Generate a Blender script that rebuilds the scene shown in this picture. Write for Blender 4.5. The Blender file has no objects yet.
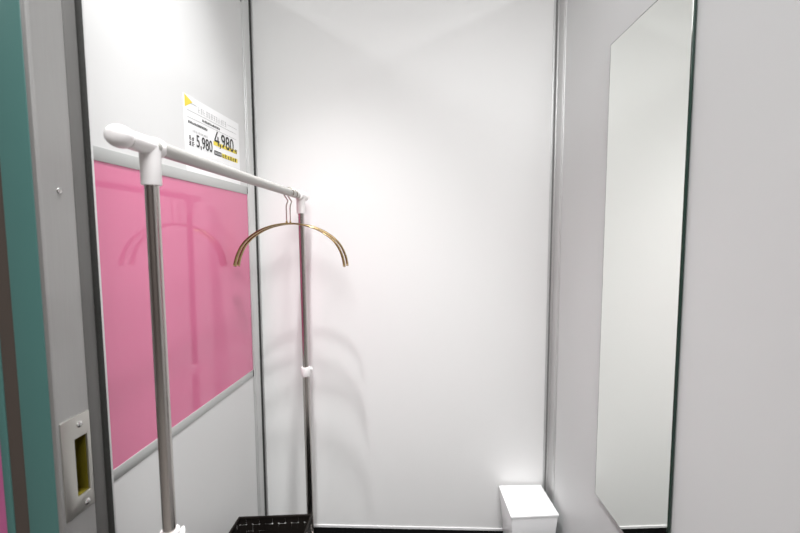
import bpy, bmesh, math, random
from mathutils import Vector, Matrix
random.seed(4)
S = bpy.context.scene
COL = S.collection
PI = math.pi

# ---------------------------------------------------------------- materials
def srgb(r, g, b):
    f = lambda c: (c/255/12.92 if c/255 <= .04045 else ((c/255+.055)/1.055)**2.4)
    return (f(r), f(g), f(b), 1)

def mat(name, col, rough=.5, metal=0., bump=0., bscale=40., var=0., vscale=4., spec=.5, coat=0., stretch=None, rvar=0.):
    m = bpy.data.materials.new(name); m.use_nodes = True
    nt = m.node_tree; b = nt.nodes['Principled BSDF']
    b.inputs['Base Color'].default_value = col
    b.inputs['Roughness'].default_value = rough
    b.inputs['Metallic'].default_value = metal
    b.inputs['Specular IOR Level'].default_value = spec
    b.inputs['Coat Weight'].default_value = coat
    if coat: b.inputs['Coat Roughness'].default_value = .05
    tc = nt.nodes.new('ShaderNodeTexCoord')
    mp = nt.nodes.new('ShaderNodeMapping'); nt.links.new(tc.outputs['Object'], mp.inputs['Vector'])
    if stretch: mp.inputs['Scale'].default_value = stretch
    if var or rvar:
        n = nt.nodes.new('ShaderNodeTexNoise'); n.inputs['Scale'].default_value = vscale; n.inputs['Detail'].default_value = 4
        nt.links.new(mp.outputs['Vector'], n.inputs['Vector'])
    if var:
        mx = nt.nodes.new('ShaderNodeMix'); mx.data_type = 'RGBA'
        mx.inputs[6].default_value = tuple(c*(1-var) for c in col[:3])+(1,)
        mx.inputs[7].default_value = tuple(min(1, c*(1+var)) for c in col[:3])+(1,)
        nt.links.new(n.outputs['Fac'], mx.inputs[0]); nt.links.new(mx.outputs[2], b.inputs['Base Color'])
    if rvar:
        mr = nt.nodes.new('ShaderNodeMapRange')
        mr.inputs['To Min'].default_value = max(0, rough-rvar); mr.inputs['To Max'].default_value = rough+rvar
        nt.links.new(n.outputs['Fac'], mr.inputs['Value']); nt.links.new(mr.outputs['Result'], b.inputs['Roughness'])
    if bump:
        n2 = nt.nodes.new('ShaderNodeTexNoise'); n2.inputs['Scale'].default_value = bscale; n2.inputs['Detail'].default_value = 3
        nt.links.new(mp.outputs['Vector'], n2.inputs['Vector'])
        bp = nt.nodes.new('ShaderNodeBump'); bp.inputs['Strength'].default_value = bump; bp.inputs['Distance'].default_value = .002
        nt.links.new(n2.outputs['Fac'], bp.inputs['Height']); nt.links.new(bp.outputs['Normal'], b.inputs['Normal'])
    return m

M = dict(
    wallpaper = mat('white_wallpaper', (.885,.885,.875,1), .55, bump=.12, bscale=7, var=.012, vscale=2.5),
    panel     = mat('white_laminate', (.71,.71,.705,1), .38, bump=.02, bscale=60, var=.01),
    panel_r   = mat('pale_grey_laminate', (.71,.722,.718,1), .42, bump=.02, bscale=60, var=.01),
    pink      = mat('pink_gloss_panel', (.67,.175,.315,1), .06, bump=.008, bscale=6, spec=.85),
    pink_out  = mat('pink_panel', (.5,.12,.28,1), .35, bump=.02),
    teal      = mat('teal_powder_coat', (.075,.19,.175,1), .45, bump=.03, bscale=200, var=.05),
    alu       = mat('anodised_aluminium', (.68,.685,.68,1), .38, metal=.4, var=.02, vscale=30, stretch=(20,20,1)),
    alu_rail  = mat('aluminium_rail', (.57,.58,.57,1), .4, metal=.55, var=.02, vscale=30, stretch=(20,1,20)),
    alu_dark  = mat('brushed_grey_aluminium', (.37,.366,.36,1), .45, metal=.55, var=.06, vscale=25, stretch=(30,30,.6)),
    gasket    = mat('black_pile_gasket', (.018,.018,.016,1), .95, bump=.8, bscale=500, var=.4, vscale=220),
    jamb_shade      = mat('jamb_shade_grey', (.11,.108,.104,1), .55, var=.06, vscale=25, stretch=(30,30,.6)),
    groove_l  = mat('grey_groove', (.22,.22,.215,1), .6, var=.05),
    brown     = mat('gap_shade_brown', (.075,.058,.048,1), .7, var=.08),
    shop      = mat('shop_wall_paint', (.30,.265,.25,1), .7, bump=.03, var=.03),
    groove    = mat('dark_groove', (.03,.029,.028,1), .8, var=.1),
    steel     = mat('stainless_steel', (.52,.49,.47,1), .2, metal=1, var=.02, vscale=12, stretch=(30,30,.5)),
    plate     = mat('brushed_nickel', (.50,.49,.46,1), .36, metal=.9, var=.06, vscale=60, stretch=(1,40,1)),
    screw     = mat('screw_zinc', (.75,.75,.74,1), .2, metal=1, var=.03),
    brass     = mat('brass_strike_pocket', (.21,.175,.018,1), .45, metal=.6, var=.15, vscale=40),
    rod       = mat('pale_grey_coated_tube', (.47,.46,.44,1), .36, metal=.25, var=.03, vscale=25),
    plastic   = mat('white_plastic', (.91,.885,.88,1), .3, bump=.01, var=.01),
    gold      = mat('champagne_gold_metal', (.36,.262,.12,1), .18, metal=1, var=.06, vscale=60),
    hook      = mat('hook_wire', (.62,.58,.52,1), .2, metal=1, var=.04, vscale=80),
    mirror    = mat('mirror_silver', (.905,.925,.895,1), .0, metal=1, rvar=.0, var=.004, vscale=3),
    mirror_ed = mat('mirror_glass_edge', (.008,.03,.02,1), .12, var=.1, vscale=20),
    bevel     = mat('mirror_rim', (.80,.84,.80,1), .05, metal=.9, var=.01),
    bin       = mat('white_bin_plastic', (.93,.93,.935,1), .32, bump=.02, bscale=90, var=.005),
    basket    = mat('black_woven_plastic', (.012,.0095,.008,1), 0.6, spec=.15, bump=.15, bscale=150, var=.25, vscale=60),
    floor     = mat('black_carpet_tile', (.003,.003,.003,1), .95, spec=.03, bump=.6, bscale=350, var=.3, vscale=200),
    floor_shop= mat('grey_shop_floor', (.26,.245,.23,1), .5, bump=.05, var=.08, vscale=8),
    ceiling   = mat('white_ceiling_board', (.80,.80,.79,1), .8, bump=.05, bscale=120, var=.01),
    paper     = mat('sign_paper', (.90,.90,.905,1), .35, var=.006),
    ink       = mat('black_ink', (.012,.012,.012,1), .5, var=.1),
    grey_ink  = mat('grey_ink', (.42,.42,.42,1), .5, var=.05),
    yellow    = mat('yellow_ink', (.82,.66,.07,1), .5, var=.03),
    bar_w     = mat('bottom_strip_white', (.86,.86,.86,1), .3, var=.01),
)

# ---------------------------------------------------------------- mesh helpers
def new_bm(): return bmesh.new()

def box(bm, x0, x1, y0, y1, z0, z1):
    r = bmesh.ops.create_cube(bm, size=1)
    for v in r['verts']:
        v.co = Vector((x0+(v.co.x+.5)*(x1-x0), y0+(v.co.y+.5)*(y1-y0), z0+(v.co.z+.5)*(z1-z0)))
    return r['verts']

def lathe(bm, prof, origin, axis, n=28):
    """prof = list of (radius, distance along axis)"""
    ax = Vector(axis).normalized(); t = Vector((0,0,1)) if abs(ax.z) < .9 else Vector((1,0,0))
    u = ax.cross(t).normalized(); w = ax.cross(u); o = Vector(origin)
    rings = []
    for r, h in prof:
        if r < 1e-6: rings.append([bm.verts.new(o+ax*h)]); continue
        rings.append([bm.verts.new(o+ax*h+(u*math.cos(2*PI*k/n)+w*math.sin(2*PI*k/n))*r) for k in range(n)])
    for a, b in zip(rings, rings[1:]):
        for k in range(n):
            k2 = (k+1) % n
            if len(a) == 1 and len(b) == 1: continue
            if len(a) == 1: bm.faces.new((a[0], b[k], b[k2]))
            elif len(b) == 1: bm.faces.new((a[k], b[0], a[k2]))
            else: bm.faces.new((a[k], b[k], b[k2], a[k2]))
    for e in (rings[0], rings[-1]):
        if len(e) > 2: bm.faces.new(e)

def tube(bm, p0, p1, r, n=24, ch=.0008):
    p0 = Vector(p0); p1 = Vector(p1); L = (p1-p0).length
    lathe(bm, [(r-ch,0),(r,ch),(r,L-ch),(r-ch,L)], p0, p1-p0, n)

def sweep(bm, pts, radii, n=14, up=(0,1,0)):
    """elliptical tube: radii[i] = (in-plane half thickness, half depth along up)"""
    pts = [Vector(p) for p in pts]; up = Vector(up); rings = []
    for i, p in enumerate(pts):
        t = (pts[min(i+1, len(pts)-1)]-pts[max(i-1, 0)]).normalized()
        nrm = t.cross(up).normalized(); bn = nrm.cross(t).normalized()
        a, b = radii[i] if isinstance(radii, list) else radii
        rings.append([bm.verts.new(p+nrm*math.cos(2*PI*k/n)*a+bn*math.sin(2*PI*k/n)*b) for k in range(n)])
    for a, b in zip(rings, rings[1:]):
        for k in range(n): bm.faces.new((a[k], b[k], b[(k+1)%n], a[(k+1)%n]))
    bm.faces.new(rings[0]); bm.faces.new(rings[-1])

def obj(name, bm, m, parent=None, smooth=True, bevel=0., seg=2, angle=40):
    bmesh.ops.recalc_face_normals(bm, faces=bm.faces[:])
    if bevel:
        es = [e for e in bm.edges if len(e.link_faces) == 2 and e.calc_face_angle(0) > math.radians(30)]
        bmesh.ops.bevel(bm, geom=es, offset=bevel, segments=seg, profile=.5, affect='EDGES')
    me = bpy.data.meshes.new(name); bm.to_mesh(me); bm.free()
    me.materials.append(m if not isinstance(m, str) else M[m])
    if smooth:
        for p in me.polygons: p.use_smooth = True
        me.set_sharp_from_angle(angle=math.radians(angle))
    o = bpy.data.objects.new(name, me); COL.objects.link(o)
    if parent:
        root = parent
        off = Vector((0,0,0))
        while root is not None: off = off+root.location; root = root.parent
        me.transform(Matrix.Translation(-off))          # parts are modelled in place, stored relative to their thing
        o.parent = parent
    return o

def cube(name, x0, x1, y0, y1, z0, z1, m, parent=None, bevel=0.):
    bm = new_bm(); box(bm, x0, x1, y0, y1, z0, z1)
    return obj(name, bm, m, parent, smooth=bool(bevel), bevel=bevel)

def thing(name, label, cat, loc, group=None):
    o = bpy.data.objects.new(name, None); COL.objects.link(o); o.location = loc
    o.empty_display_size = .1
    o['label'] = label; o['category'] = cat
    if group: o['group'] = group
    return o

def structure(o): o['kind'] = 'structure'; return o

# ---------------------------------------------------------------- the booth
XL, XR, YB, TOP = -.655, .50, 1.507, 2.14
Y_J0, Y_J1, XJ = .58, .676, -.59        # door jamb: front, back, inner face
CEIL = 2.85

structure(cube('floor', -3.2, 3.2, .3, 3.2, -.05, 0, 'floor'))
structure(cube('floor_shop', -3.2, 3.2, -3.2, .3, -.05, 0, 'floor_shop'))
ceil = new_bm(); box(ceil, -3.2, 3.2, -3.2, 3.2, CEIL, CEIL+.05)
ceiling = structure(obj('ceiling', ceil, 'ceiling', smooth=False))
# the shop around the booth
structure(cube('wall_shop_front', -3.25, 3.25, -3.3, -3.2, 0, CEIL, 'shop'))
structure(cube('wall_shop_left', -3.3, -3.2, -3.2, 3.2, 0, CEIL, 'shop'))
structure(cube('wall_shop_right', 3.2, 3.3, -3.2, 3.2, 0, CEIL, 'shop'))
structure(cube('wall_shop_back', -3.25, 3.25, 3.2, 3.3, 0, CEIL, 'shop'))

structure(cube('wall_back', XL-.07, XR+.07, YB, YB+.05, 0, TOP, 'wallpaper'))
structure(cube('baseboard_back', XL+.008, XR-.004, YB-.003, YB, .0, .009, 'bar_w'))
wr = structure(cube('wall_right', XR, XR+.05, .06, YB, 0, TOP, 'panel_r'))

# left wall: slab with framed panels
wl = structure(cube('wall_left', XL-.055, XL-.008, Y_J1-.01, YB, 0, TOP, 'panel'))
RAILS = [(.0, .05), (.667, .694), (1.361, 1.390), (2.043, 2.073)]
cube('lower_panel', XL-.008, XL, .7845, 1.430, .05, .667, 'panel', wl)['label'] = 'white lower panel'
cube('pink_panel', XL-.008, XL-.0005, .7845, 1.430, .694, 1.361, 'pink', wl)['label'] = 'glossy pink middle panel'
cube('upper_panel', XL-.008, XL, .7845, 1.430, 1.390, 2.043, 'panel', wl)['label'] = 'white upper panel'
cube('top_panel', XL-.008, XL, .7845, 1.430, 2.073, TOP, 'panel', wl)
for z0, z1 in RAILS:
    cube('rail', XL-.008, XL+.0010, .7845, 1.430, z0, z1, 'alu_rail', wl, bevel=.0004)
cube('frame_stile', XL-.008, XL+.0015, .680, .7845, 0, TOP, 'alu', wl, bevel=.0006)
for z in (.680, 1.3755, 2.058):
    cube('rail_end_cap', XL-.006, XL+.0014, 1.4275, 1.4315, z-.0125, z+.0125, 'groove', wl)

# aluminium corner profiles: a grooved strip up each side wall and a slim lip on the back wall
def strip(name, boxes, m, parent=None, bevel=.0015):
    bm = new_bm()
    for x0, x1, y0, y1 in boxes: box(bm, x0, x1, y0, y1, 0, TOP)
    return obj(name, bm, m, parent, smooth=True, bevel=bevel, seg=3)
t1 = structure(strip('trim_1', [(XL-.006, XL+.0035, 1.4315, 1.4400), (XL-.006, XL+.005, 1.4403, 1.4640), (XL-.006, XL+.0022, 1.4643, 1.4848)], 'alu'))
strip('lip', [(XL+.0005, XL+.0075, 1.5035, 1.5069)], 'alu', t1, .001)
strip('shadow_groove', [(XL-.006, XL+.0008, 1.4850, 1.5035)], 'groove', t1, 0)
t2 = structure(strip('trim_2', [(XR-.0035, XR+.006, 1.4315, 1.4400), (XR-.0050, XR+.006, 1.4403, 1.4640), (XR-.0035, XR+.006, 1.4643, 1.4985)], 'alu'))
strip('lip', [(XR-.0210, XR-.0130, YB-.0035, YB-.0002)], 'alu', t2, .001)
strip('shadow_groove', [(XR-.0130, XR-.0070, YB-.0012, YB-.0002)], 'groove_l', t2, 0)
strip('back_leg', [(XR-.0070, XR+.004, YB-.0085, YB-.0002)], 'alu', t2, .002)
# the side walls are not quite square to the back wall: the booth opens a little towards the door
def swing(o, x, deg):
    o.matrix_world = Matrix.Translation((x, YB, 0)) @ Matrix.Rotation(math.radians(deg), 4, 'Z') @ Matrix.Translation((-x, -YB, 0)) @ o.matrix_world
LTURN, RTURN = -1.93, 1.2
swing(wl, XL, LTURN); swing(t1, XL, LTURN)
swing(wr, XR, RTURN); swing(t2, XR, RTURN)

# front partition: jamb, teal edge, pink panel
wf = structure(cube('wall_front', -2.2, XJ-.075, Y_J0+.022, Y_J1-.02, 0, TOP, 'panel'))
cube('pink_panel', -2.2, -.6855, Y_J0+.012, Y_J0+.022, .69, 1.36, 'pink_out', wf)['label'] = 'pink outer panel'
cube('upper_panel', -2.2, -.6855, Y_J0+.012, Y_J0+.022, 1.36, TOP, 'panel', wf)
cube('lower_panel', -2.2, -.6855, Y_J0+.012, Y_J0+.022, 0, .69, 'panel', wf)
dj = new_bm()
PY0, PY1, PZ0, PZ1 = .606, .630, .760, .862
jy0, jy1 = Y_J0+.001, Y_J1-.0125
for y0, y1, z0, z1 in ((jy0, PY0, 0, TOP), (PY1, jy1, 0, TOP), (PY0, PY1, 0, PZ0), (PY0, PY1, PZ1, TOP)):
    box(dj, XJ-.07, XJ, y0, y1, z0, z1)
door = structure(obj('door_1', dj, 'alu_dark', smooth=False))
cube('jamb_shade_strip', XJ-.02, XJ+.0010, .6395, Y_J1-.0125, 0, TOP, 'jamb_shade', door, bevel=.0006)['label'] = 'dark grey strip painted as shade on the jamb'  # dark colour stands in for shade where the jamb curves to the gasket
g = new_bm(); box(g, XJ-.115, XJ+.0045, Y_J1-.0125, Y_J1, 0, TOP)
obj('gasket', g, 'gasket', door, bevel=.004, seg=3)['label'] = 'black brush gasket along the jamb'
te = new_bm(); box(te, XJ-.058, XJ-.006, Y_J0-.002, Y_J0+.010, 0, TOP)
obj('teal_trim', te, 'teal', door, bevel=.003, seg=3)['label'] = 'teal edge trim of the door frame'
te = new_bm(); box(te, -.6855, -.672, Y_J0-.002, Y_J0+.016, 0, TOP)
obj('teal_trim', te, 'teal', door, bevel=.002)
cube('trim_groove', -.6722, XJ-.0578, Y_J0, Y_J0+.012, 0, TOP, 'brown', door)  # brown colour paints the shade in the gap between the teal trims
cube('jamb_lip', XJ-.006, XJ+.0015, Y_J0-.003, Y_J0+.004, 0, TOP, 'alu_dark', door, bevel=.001)

# strike plate screwed to the jamb (plate ring around a pocket)
def ring_plate(bm, x0, x1, oy0, oy1, oz0, oz1, iy0, iy1, iz0, iz1):
    o = [(oy0,oz0),(oy1,oz0),(oy1,oz1),(oy0,oz1)]; i = [(iy0,iz0),(iy1,iz0),(iy1,iz1),(iy0,iz1)]
    vs = {}
    for X in (x0, x1):
        vs[X] = ([bm.verts.new((X,*p)) for p in o], [bm.verts.new((X,*p)) for p in i])
        for k in range(4):
            bm.faces.new((vs[X][0][k], vs[X][0][(k+1)%4], vs[X][1][(k+1)%4], vs[X][1][k]))
    for q in (0, 1):
        for k in range(4):
            bm.faces.new((vs[x0][q][k], vs[x0][q][(k+1)%4], vs[x1][q][(k+1)%4], vs[x1][q][k]))
XS = XJ+.0004
bm = new_bm(); ring_plate(bm, XS-.0006, XS+.0026, .583, .637, .731, .900, .606, .630, .760, .862)
sp = obj('strike_plate', bm, 'plate', door, bevel=.0006)
sp['label'] = 'brushed metal strike plate'
def screw(bm, y, z, x, r=.0055):
    lathe(bm, [(r,-.001),(r,.0006),(r*.75,.0018),(r*.34,.0023),(r*.30,.0012),(0,.0008)], (x,y,z), (1,0,0), 20)
for y, z in ((.617,.884),(.622,.742)):
    bm = new_bm(); screw(bm, y, z, XS+.0026); obj('screw', bm, 'screw', sp)
bm = new_bm()
xp = XJ-.022
for q in ((xp-.001, xp, PY0+.0004, PY1-.0004, PZ0+.0004, PZ1-.0004), (xp, XJ, PY0+.0002, PY0+.0012, PZ0+.0004, PZ1-.0004), (xp, XJ, PY1-.0012, PY1-.0002, PZ0+.0004, PZ1-.0004),
          (xp, XJ, PY0+.0012, PY1-.0012, PZ0+.0002, PZ0+.0012), (xp, XJ, PY0+.0012, PY1-.0012, PZ1-.0012, PZ1-.0002)): box(bm, *q)
obj('strike_pocket', bm, 'brass', sp, smooth=False)['label'] = 'yellowish latch pocket'
bm = new_bm(); screw(bm, .613, 1.277, XJ, .0048); obj('screw', bm, 'screw', door)

# ---------------------------------------------------------------- clothes rack
RX, RZ = -.452, 1.352
YN, YF = .64, 1.40
RXB = -.438                           # the far post leans a little
rack = thing('clothes_rack', 'free-standing steel pipe clothes rack with white joints beside the pink panel wall', 'clothes rack', (RX, 1.02, 0))
bm = new_bm(); tube(bm, (RX, YN, RZ), (RX, YF, RZ), .0127, 28); obj('hanging_rod', bm, 'rod', rack)['label'] = 'pale grey hanging rod'

def post(y, xb, xt, near):
    at = lambda z: Vector((xb+(xt-xb)*z/RZ, y, z))
    bm = new_bm(); tube(bm, at(.03), at(.670 if near else .705), .0128, 28); low = obj('lower_post', bm, 'steel', rack)
    bm = new_bm(); tube(bm, at(.62), at(RZ-.03), .0108, 28); obj('upper_post', bm, 'steel', rack)
    # white T joint: sleeve on the post, body along the rod, rounded end cap
    s = -1 if near else 1
    bm = new_bm()
    a = at(RZ-.062); d = (at(RZ)-a)
    lathe(bm, [(.0112,-.002),(.0146,-.002),(.0152,.0),(.0152,.03),(.0158,.05),(.0155,.062)], a, d, 32)
    o = Vector((xt, y, RZ))
    R = .0150
    ln = .050 if near else .030
    bk_ = .024
    lathe(bm, [(.0128,-bk_),(R-.0005,-bk_),(R+.0012,-bk_+.003),(R+.0022,-bk_+.009),(R+.0020,-bk_+.015),(R+.0012,-.006),(R,-.003),(R,0),(R,.012),(R-.0006,ln-.004),(R-.0006,ln)], o, (0,s,0), 36)
    j = obj('tee_joint', bm, 'plastic', rack); j['label'] = 'white plastic tee joint'
    bm = new_bm()
    lathe(bm, [(R-.0042,ln-.002),(R-.0040,ln+.0015),(.0150,ln+.0028),(.0166,ln+.007),(.0173,ln+.0135),(.0165,ln+.0205),(.0140,ln+.0262),(.0095,ln+.0302),(.0045,ln+.0318),(0,ln+.0322)] if near else
              [(R-.0012,ln-.002),(R+.001,ln),(R+.0018,ln+.006),(R+.001,ln+.016),(R-.004,ln+.024),(0,ln+.027)], o, (0,s,0), 36)
    obj('end_cap', bm, 'plastic', j)
    # height clamp where the thin tube enters the thick one
    bm = new_bm(); cz = .643 if near else .683; c = at(cz); d = at(cz+.037)-c
    lathe(bm, [(.0130,0),(.0158,.0),(.0166,.002),(.0166,.030),(.0155,.034),(.0112,.034)], c, d, 32)
    cl = obj('height_clamp', bm, 'plastic', rack); cl['label'] = 'white height clamp'
    bm = new_bm(); k = at(cz+.022)
    lathe(bm, [(.005,.012),(.005,.0175),(.0075,.0185),(.0082,.0205),(.0082,.0225),(.006,.0238),(0,.0242)], k, (1,.9,0), 20)
    obj('clamp_knob', bm, 'plastic', cl)
    # base: cross tube with two feet
    bm = new_bm(); tube(bm, (xb-.16, y, .030), (xb+.17, y, .030), .0128, 24); obj('foot_bar', bm, 'steel', rack)
    for sx in (-.16, .17):
        bm = new_bm(); lathe(bm, [(.012,0),(.017,.001),(.0175,.012),(.0165,.043),(.013,.047),(0,.048)], (xb+sx, y, 0), (0,0,1), 24)
        obj('foot', bm, 'plastic', rack)
post(YN, RX-.004, RX-.004, True)
post(YF, RXB, RX+.004, False)
for dx in (-.105, .055):
    bm = new_bm(); tube(bm, (RX+dx, YN, .036), (RX+dx, YF, .036), .009, 20); obj('base_rail', bm, 'steel', rack)

# ---------------------------------------------------------------- hangers
def make_hanger(y):
    h = thing('clothes_hanger', '', 'hanger', (RX, y, RZ+.0125), 'gold hangers on the rod')
    half = [(.0,1.2480),(.04,1.2445),(.08,1.2340),(.115,1.2170),(.145,1.1945),(.165,1.1700),(.178,1.1420),(.1845,1.1180),(.1862,1.1040)]
    prof = [(-x, z) for x, z in half[:0:-1]]+half
    cx = -.4535
    # dense Catmull-Rom through the outline, bowed slightly towards the front
    P = [prof[0]]+prof+[prof[-1]]; pts = []
    for i in range(1, len(P)-2):
        for k in range(5):
            t = k/5
            q = []
            for c in (0, 1):
                a, b, d, e = P[i-1][c], P[i][c], P[i+1][c], P[i+2][c]
                q.append(.5*(2*b+(d-a)*t+(2*a-5*b+4*d-e)*t*t+(3*b-a-3*d+e)*t**3))
            pts.append(q)
    pts.append(list(prof[-1]))
    n = len(pts); V = []; R = []
    for i, (dx, z) in enumerate(pts):
        s = abs(2*i/(n-1)-1)
        V.append((cx+dx, y-.012*s*s, z)); R.append((.0031+.0012*s, .0080+.0025*s*s))
    bm = new_bm(); sweep(bm, V, R, 16)
    obj('hanger_arm', bm, 'gold', h, angle=70)
    # wire hook over the rod, stem down to the arm
    hk = []; r = .0166; zc = RZ+.0127+.0024-r
    for k in range(17):
        a = math.radians(-35+k*(215/16)); hk.append((RX+r*math.cos(a), y, zc+r*math.sin(a)))
    sx = RX-.0105
    hk += [(RX-r, y, zc-.008), (RX-r+.006, y, zc-.017), (RX-.0045, y, zc-.025), (RX-.0060, y, zc-.031), (sx+.0008, y, zc-.040), (sx, y, zc-.048), (sx, y, zc-.07), (sx, y, 1.248)]
    bm = new_bm(); sweep(bm, hk, (.0021, .0021), 12); obj('hook', bm, 'hook', h, angle=70)['label'] = 'silvery wire hook'
    bm = new_bm(); lathe(bm, [(.0028,0),(.0034,.001),(.0034,.006),(.0022,.009)], (sx, y, 1.2485), (0,0,1), 16)
    obj('hook_collar', bm, 'gold', h)
    return h
hA = make_hanger(1.292)
hA['label'] = 'front gold arched hanger, the one nearer the rack\'s near post'
hB = hA.copy(); COL.objects.link(hB)
for ch in list(hA.children):
    c = ch.copy(); COL.objects.link(c); c.parent = hB
hB.location.y += .036; hB.location.x += .0005; hB.rotation_euler.z = math.radians(4)
hB['label'] = 'rear gold arched hanger, hooked next to the far white joint of the rack'

# ---------------------------------------------------------------- price sign on the left wall
SX, SY, SZ = XL, 1.083, 1.388
sign = thing('price_sign', 'white paper price notice with yellow highlight taped on the wall above the rod', 'sign', (SX, SY, SZ))
cube('paper', SX, SX+.0008, SY-.001, SY+.309, SZ+.001, SZ+.213, 'paper', sign)
def flat(name, polys, m, lift=.0011, label=None):
    bm = new_bm()
    for p in polys:
        vs = [bm.verts.new((SX+lift, SY+u, SZ+v)) for u, v in p]; f = bm.faces.new(vs)
        r = bmesh.ops.extrude_face_region(bm, geom=[f])
        for v in r['geom']:
            if isinstance(v, bmesh.types.BMVert): v.co.x -= .0004
    o = obj(name, bm, m, sign, smooth=False)
    if label: o['label'] = label
    return o
R4 = lambda u0, v0, u1, v1: [(u0,v0),(u1,v0),(u1,v1),(u0,v1)]
flat('corner_triangle', [[(.004,.177),(.040,.199),(.004,.212)]], 'yellow', label='yellow corner triangle')
flat('highlight_bar', [R4(.143,.104,.291,.116), R4(.191,.074,.293,.088)], 'yellow', label='yellow highlight')
flat('ruled_line', [R4(.022,.1935,.060,.1950), R4(.232,.1885,.296,.1897), R4(.013,.1715,.290,.1729), R4(.012,.1525,.290,.1537)], 'grey_ink')
flat('dark_label', [R4(.146,.0745,.188,.0885)], 'ink')
def glyphs(u0, u1, v0, h, n, w, seed, stroke):
    rnd = random.Random(seed); out = []; step = (u1-u0)/n
    for i in range(n):
        a = u0+i*step; ww = step*w
        for k in range(rnd.choice((2,3,3))):
            yy = v0+h*(k/2.2); out.append(R4(a+rnd.random()*ww*.2, yy, a+ww*(.75+rnd.random()*.25), yy+stroke))
        for k in range(rnd.choice((1,2,2))):
            xx = a+ww*(.1+.6*rnd.random()); out.append(R4(xx, v0, xx+stroke, v0+h))
    return out
flat('headline', glyphs(.066, .228, .179, .0155, 12, .8, 3, .0009), 'grey_ink', .0012)
flat('small_print', glyphs(.086, .184, .1585, .0058, 15, .9, 5, .0014)+glyphs(.016, .112, .137, .0062, 16, .9, 6, .0015), 'ink', .0012)
flat('faint_print', glyphs(.036, .115, .1165, .006, 10, .7, 8, .0008), 'grey_ink', .0012)
flat('block_characters', glyphs(.016, .044, .0915, .0105, 2, .8, 11, .0022)+glyphs(.016, .044, .076, .0105, 2, .8, 12, .0022), 'ink', .0012)
flat('label_print', glyphs(.150, .185, .0785, .006, 5, .8, 14, .0008), 'paper', .0014)
flat('strip_print', glyphs(.193, .290, .0755, .0105, 6, .72, 15, .0021), 'ink', .0014)

def text(name, s, u, v, size, width, m, bold=.0):
    cu = bpy.data.curves.new(name, 'FONT'); cu.body = s; cu.size = size; cu.extrude = .0002; cu.offset = bold
    t = bpy.data.objects.new(name+'_src', cu); COL.objects.link(t)
    bpy.context.view_layer.update()
    dg = bpy.context.evaluated_depsgraph_get()
    me = bpy.data.meshes.new_from_object(t.evaluated_get(dg))
    bpy.data.objects.remove(t); bpy.data.curves.remove(cu)
    xs = [q.co.x for q in me.vertices]; ys = [q.co.y for q in me.vertices]
    sx = width/(max(xs)-min(xs)); x0 = min(xs)
    for q in me.vertices:
        x, y, z = q.co; q.co = Vector((SX+.0014+z, SY+u+(x-x0)*sx, SZ+v+y))
    me.materials.clear(); me.materials.append(M[m])
    me.transform(Matrix.Translation(-sign.location))
    o = bpy.data.objects.new(name, me); COL.objects.link(o); o.parent = sign
    return o
flat('new_price_figure', [[(.1490,.1160),(.1490,.1225),(.1650,.1500),(.1712,.1500),(.1548,.1222)], [(.1490,.1160),(.1490,.1224),(.1780,.1224),(.1780,.1160)], [(.1670,.1070),(.1732,.1070),(.1732,.1340),(.1670,.1340)]], 'ink', .0014)['label'] = 'black figure 4'
text('new_price', ',980', .178, .1065, .060, .090, 'ink', .0004)['label'] = 'black figures ,980'
text('old_price', '5,980', .052, .0785, .049, .083, 'ink', .0003)['label'] = 'black figures 5,980'
sign.scale = (1, .965, 1.012)
text('yen_mark', '\u5186', .276, .106, .015, .0135, 'ink', .0003)
bpy.context.view_layer.update()
swing(sign, XL, LTURN)

# ---------------------------------------------------------------- mirror on the right wall
MX, MY0, MY1, MZ0, MZ1 = .5140, .776, 1.0845, .4570, 1.711
mir = thing('wall_mirror', 'tall frameless rectangular mirror fixed flat to the right wall', 'mirror', (MX, MY0, MZ0))
cube('glass', MX-.006, MX, MY0, MY1, MZ0, MZ1, 'mirror_ed', mir, bevel=.0008)['label'] = 'dark green glass edge'
cube('silvering', MX-.0066, MX-.006, MY0+.002, MY1-.0035, MZ0+.0025, MZ1-.0025, 'mirror', mir)['label'] = 'reflecting face'
mir.rotation_euler.z = math.radians(2.1)      # the far edge stands a few millimetres off the wall

# ---------------------------------------------------------------- white bin in the far right corner
BZ = .205
bx, by = .3855, 1.395
bn = thing('waste_bin', 'small white square waste bin standing in the corner below the mirror', 'bin', (bx, by, 0))
bn.rotation_euler.z = 0
top = [(.3104,1.314),(.4866,1.330),(.4715,1.5000),(.3002,1.489)]
def frustum(bm, quad, z0, z1, k0, k1):
    c = Vector((sum(p[0] for p in quad)/4, sum(p[1] for p in quad)/4))
    L = []
    for z, k in ((z0,k0),(z1,k1)):
        L.append([bm.verts.new((c.x+(p[0]-c.x)*k, c.y+(p[1]-c.y)*k, z)) for p in quad])
    bm.faces.new(L[0]); bm.faces.new(L[1])
    for k in range(4): bm.faces.new((L[0][k], L[0][(k+1)%4], L[1][(k+1)%4], L[1][k]))
bm = new_bm(); frustum(bm, top, 0, BZ-.010, .80, .975); obj('body', bm, 'bin', bn, bevel=.004, seg=3)
bm = new_bm(); frustum(bm, top, BZ-.0095, BZ, .995, 1.0); obj('lid', bm, 'bin', bn, bevel=.0022, seg=3)

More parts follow.
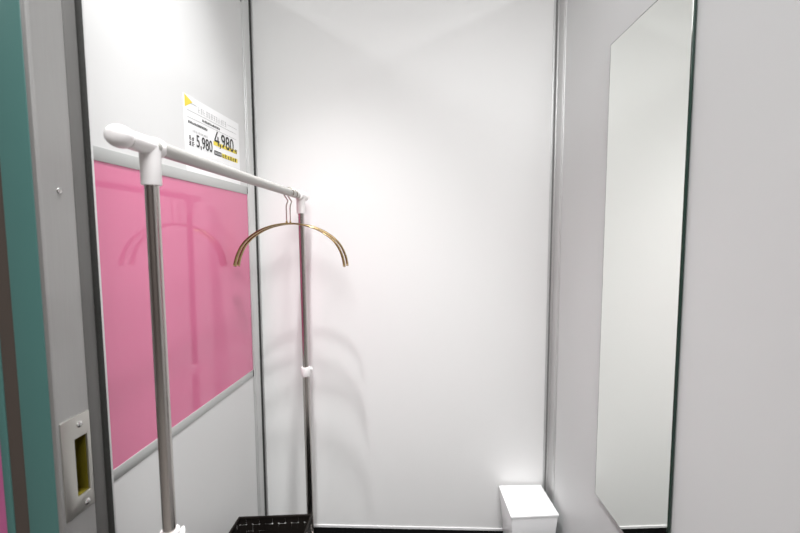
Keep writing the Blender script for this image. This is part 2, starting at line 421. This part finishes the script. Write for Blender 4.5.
# ---------------------------------------------------------------- woven basket on the rack's base rails
BT, BB = .277, .0455
bk = thing('storage_basket', 'black woven plastic basket standing between the feet of the clothes rack', 'basket', (-.494, 1.06, BB))
TQ = [(-.606,.905),(-.368,.925),(-.376,1.213),(-.612,1.193)]      # rim corners
def bq(s, t, z):
    k = .86+.14*(z-BB)/(BT-BB)
    c = Vector((-.4905, 1.059))
    a = Vector(TQ[s]); b = Vector(TQ[(s+1)%4]); p = a.lerp(b, t); p = c+(p-c)*k
    n = Vector((b.y-a.y, a.x-b.x)).normalized()
    return Vector((p.x, p.y, z)), Vector((n.x, n.y, 0))
def strip_cell(bm, s, t0, t1, z0, z1, off, th=.0009):
    vs = []
    for d in (off-th/2, off+th/2):
        for t, z in ((t0,z0),(t1,z0),(t1,z1),(t0,z1)):
            p, n = bq(s, t, z); vs.append(bm.verts.new(p+n*d))
    for f in ((0,1,2,3),(7,6,5,4),(0,4,5,1),(1,5,6,2),(2,6,7,3),(3,7,4,0)): bm.faces.new([vs[i] for i in f])
bm = new_bm()
rows = 11; zt = BT-.006
for s in range(4):
    L = (Vector(TQ[s])-Vector(TQ[(s+1)%4])).length
    cols = round(L/.021); cw = 1/cols; rh = (zt-BB)/rows
    for i in range(cols):
        for j in range(rows):
            over = (i+j) % 2
            g = .0026 if j == rows-1 else .0011
            strip_cell(bm, s, i*cw, (i+1)*cw, BB+j*rh+g, BB+(j+1)*rh-g, .0007 if over else -.0007)      # horizontal strip
            strip_cell(bm, s, i*cw+g/L, (i+1)*cw-g/L, BB+j*rh, BB+(j+1)*rh, -.0007 if over else .0007)  # vertical strip
obj('woven_wall', bm, 'basket', bk, smooth=False)
bm = new_bm()
q = []
for z, k in ((BB+.001,0),(BB+.003,0)): q.append([bm.verts.new(bq(s, 0, z)[0]) for s in range(4)])
bm.faces.new(q[0]); bm.faces.new(q[1])
for k in range(4): bm.faces.new((q[0][k], q[0][(k+1)%4], q[1][(k+1)%4], q[1][k]))
obj('basket_bottom', bm, 'basket', bk, smooth=False)
bm = new_bm()
for s in range(4):
    strip_cell(bm, s, -.004, 1.004, BT-.0075, BT, .0, .0058)
obj('rim', bm, 'basket', bk, bevel=.0009)

# ---------------------------------------------------------------- light: recessed spots over the booth, flat side panels, an added fill panel over the aisle
def ceiling_spot(x, y, w, r=.045, cone=92, blend=.9, tilt=(0,0), col=(.992,.996,1)):
    bm = new_bm(); lathe(bm, [(r+.004,0),(r+.022,0),(r+.022,.003),(r+.012,.006),(r+.004,.006),(r+.004,0)], (x,y,CEIL-.0062), (0,0,1), 32)
    obj('downlight_ring', bm, 'plastic', ceiling)
    li = bpy.data.lights.new('downlight', 'SPOT'); li.shadow_soft_size = r; li.energy = w; li.color = col
    li.spot_size = math.radians(cone); li.spot_blend = blend
    o = bpy.data.objects.new('downlight', li); COL.objects.link(o); o.location = (x, y, CEIL-.02)
    o.rotation_euler = (math.radians(tilt[0]), math.radians(tilt[1]), 0)
def ceiling_panel(x, y, w, sx=1.2, sy=.3, col=(.992,.996,1)):
    cube('light_panel_frame', x-sx/2-.02, x+sx/2+.02, y-sy/2-.02, y+sy/2+.02, CEIL-.012, CEIL, 'plastic', ceiling, bevel=.003)
    li = bpy.data.lights.new('light_panel', 'AREA'); li.shape = 'RECTANGLE'; li.size = sx; li.size_y = sy; li.energy = w; li.color = col
    o = bpy.data.objects.new('light_panel', li); COL.objects.link(o); o.location = (x, y, CEIL-.014)
ceiling_spot(-.345, .67, 62, r=.03, cone=78, blend=1)
ceiling_spot(-.345, .90, 90, r=.03, cone=62, blend=1)
ceiling_spot(.22, .70, 34, cone=98, blend=1)
ceiling_panel(.22, -.9, 52, 1.0, 1.2)  # unseen panel, added as soft frontal fill for the back wall
ceiling_panel(2.2, .6, 22, .3, 1.2)
ceiling_panel(-2.0, .3, 12, .3, 1.2)

W = bpy.data.worlds.new('world'); S.world = W; W.use_nodes = True
W.node_tree.nodes['Background'].inputs[0].default_value = (.9,.95,1,1)
W.node_tree.nodes['Background'].inputs[1].default_value = .05

# ---------------------------------------------------------------- camera
cam = bpy.data.cameras.new('camera'); co = bpy.data.objects.new('camera', cam); COL.objects.link(co)
Rm = Matrix(((.999515775,-.000193987,.031115572),(.031042437,.075019223,-.996698793),(-.002140920,.997182069,.074988918)))
co.matrix_world = Matrix.Translation((0,0,1.2)) @ Rm.to_4x4()
cam.sensor_width = 36; cam.lens = 17.3381; cam.shift_x = -.015; cam.clip_start = .02
cam.dof.use_dof = True; cam.dof.focus_distance = 1.08; cam.dof.aperture_fstop = 3.2
S.camera = co
S.view_settings.view_transform = 'Standard'; S.view_settings.look = 'None'
S.view_settings.gamma = 1; S.view_settings.use_curve_mapping = False
S.view_settings.exposure = 0.46
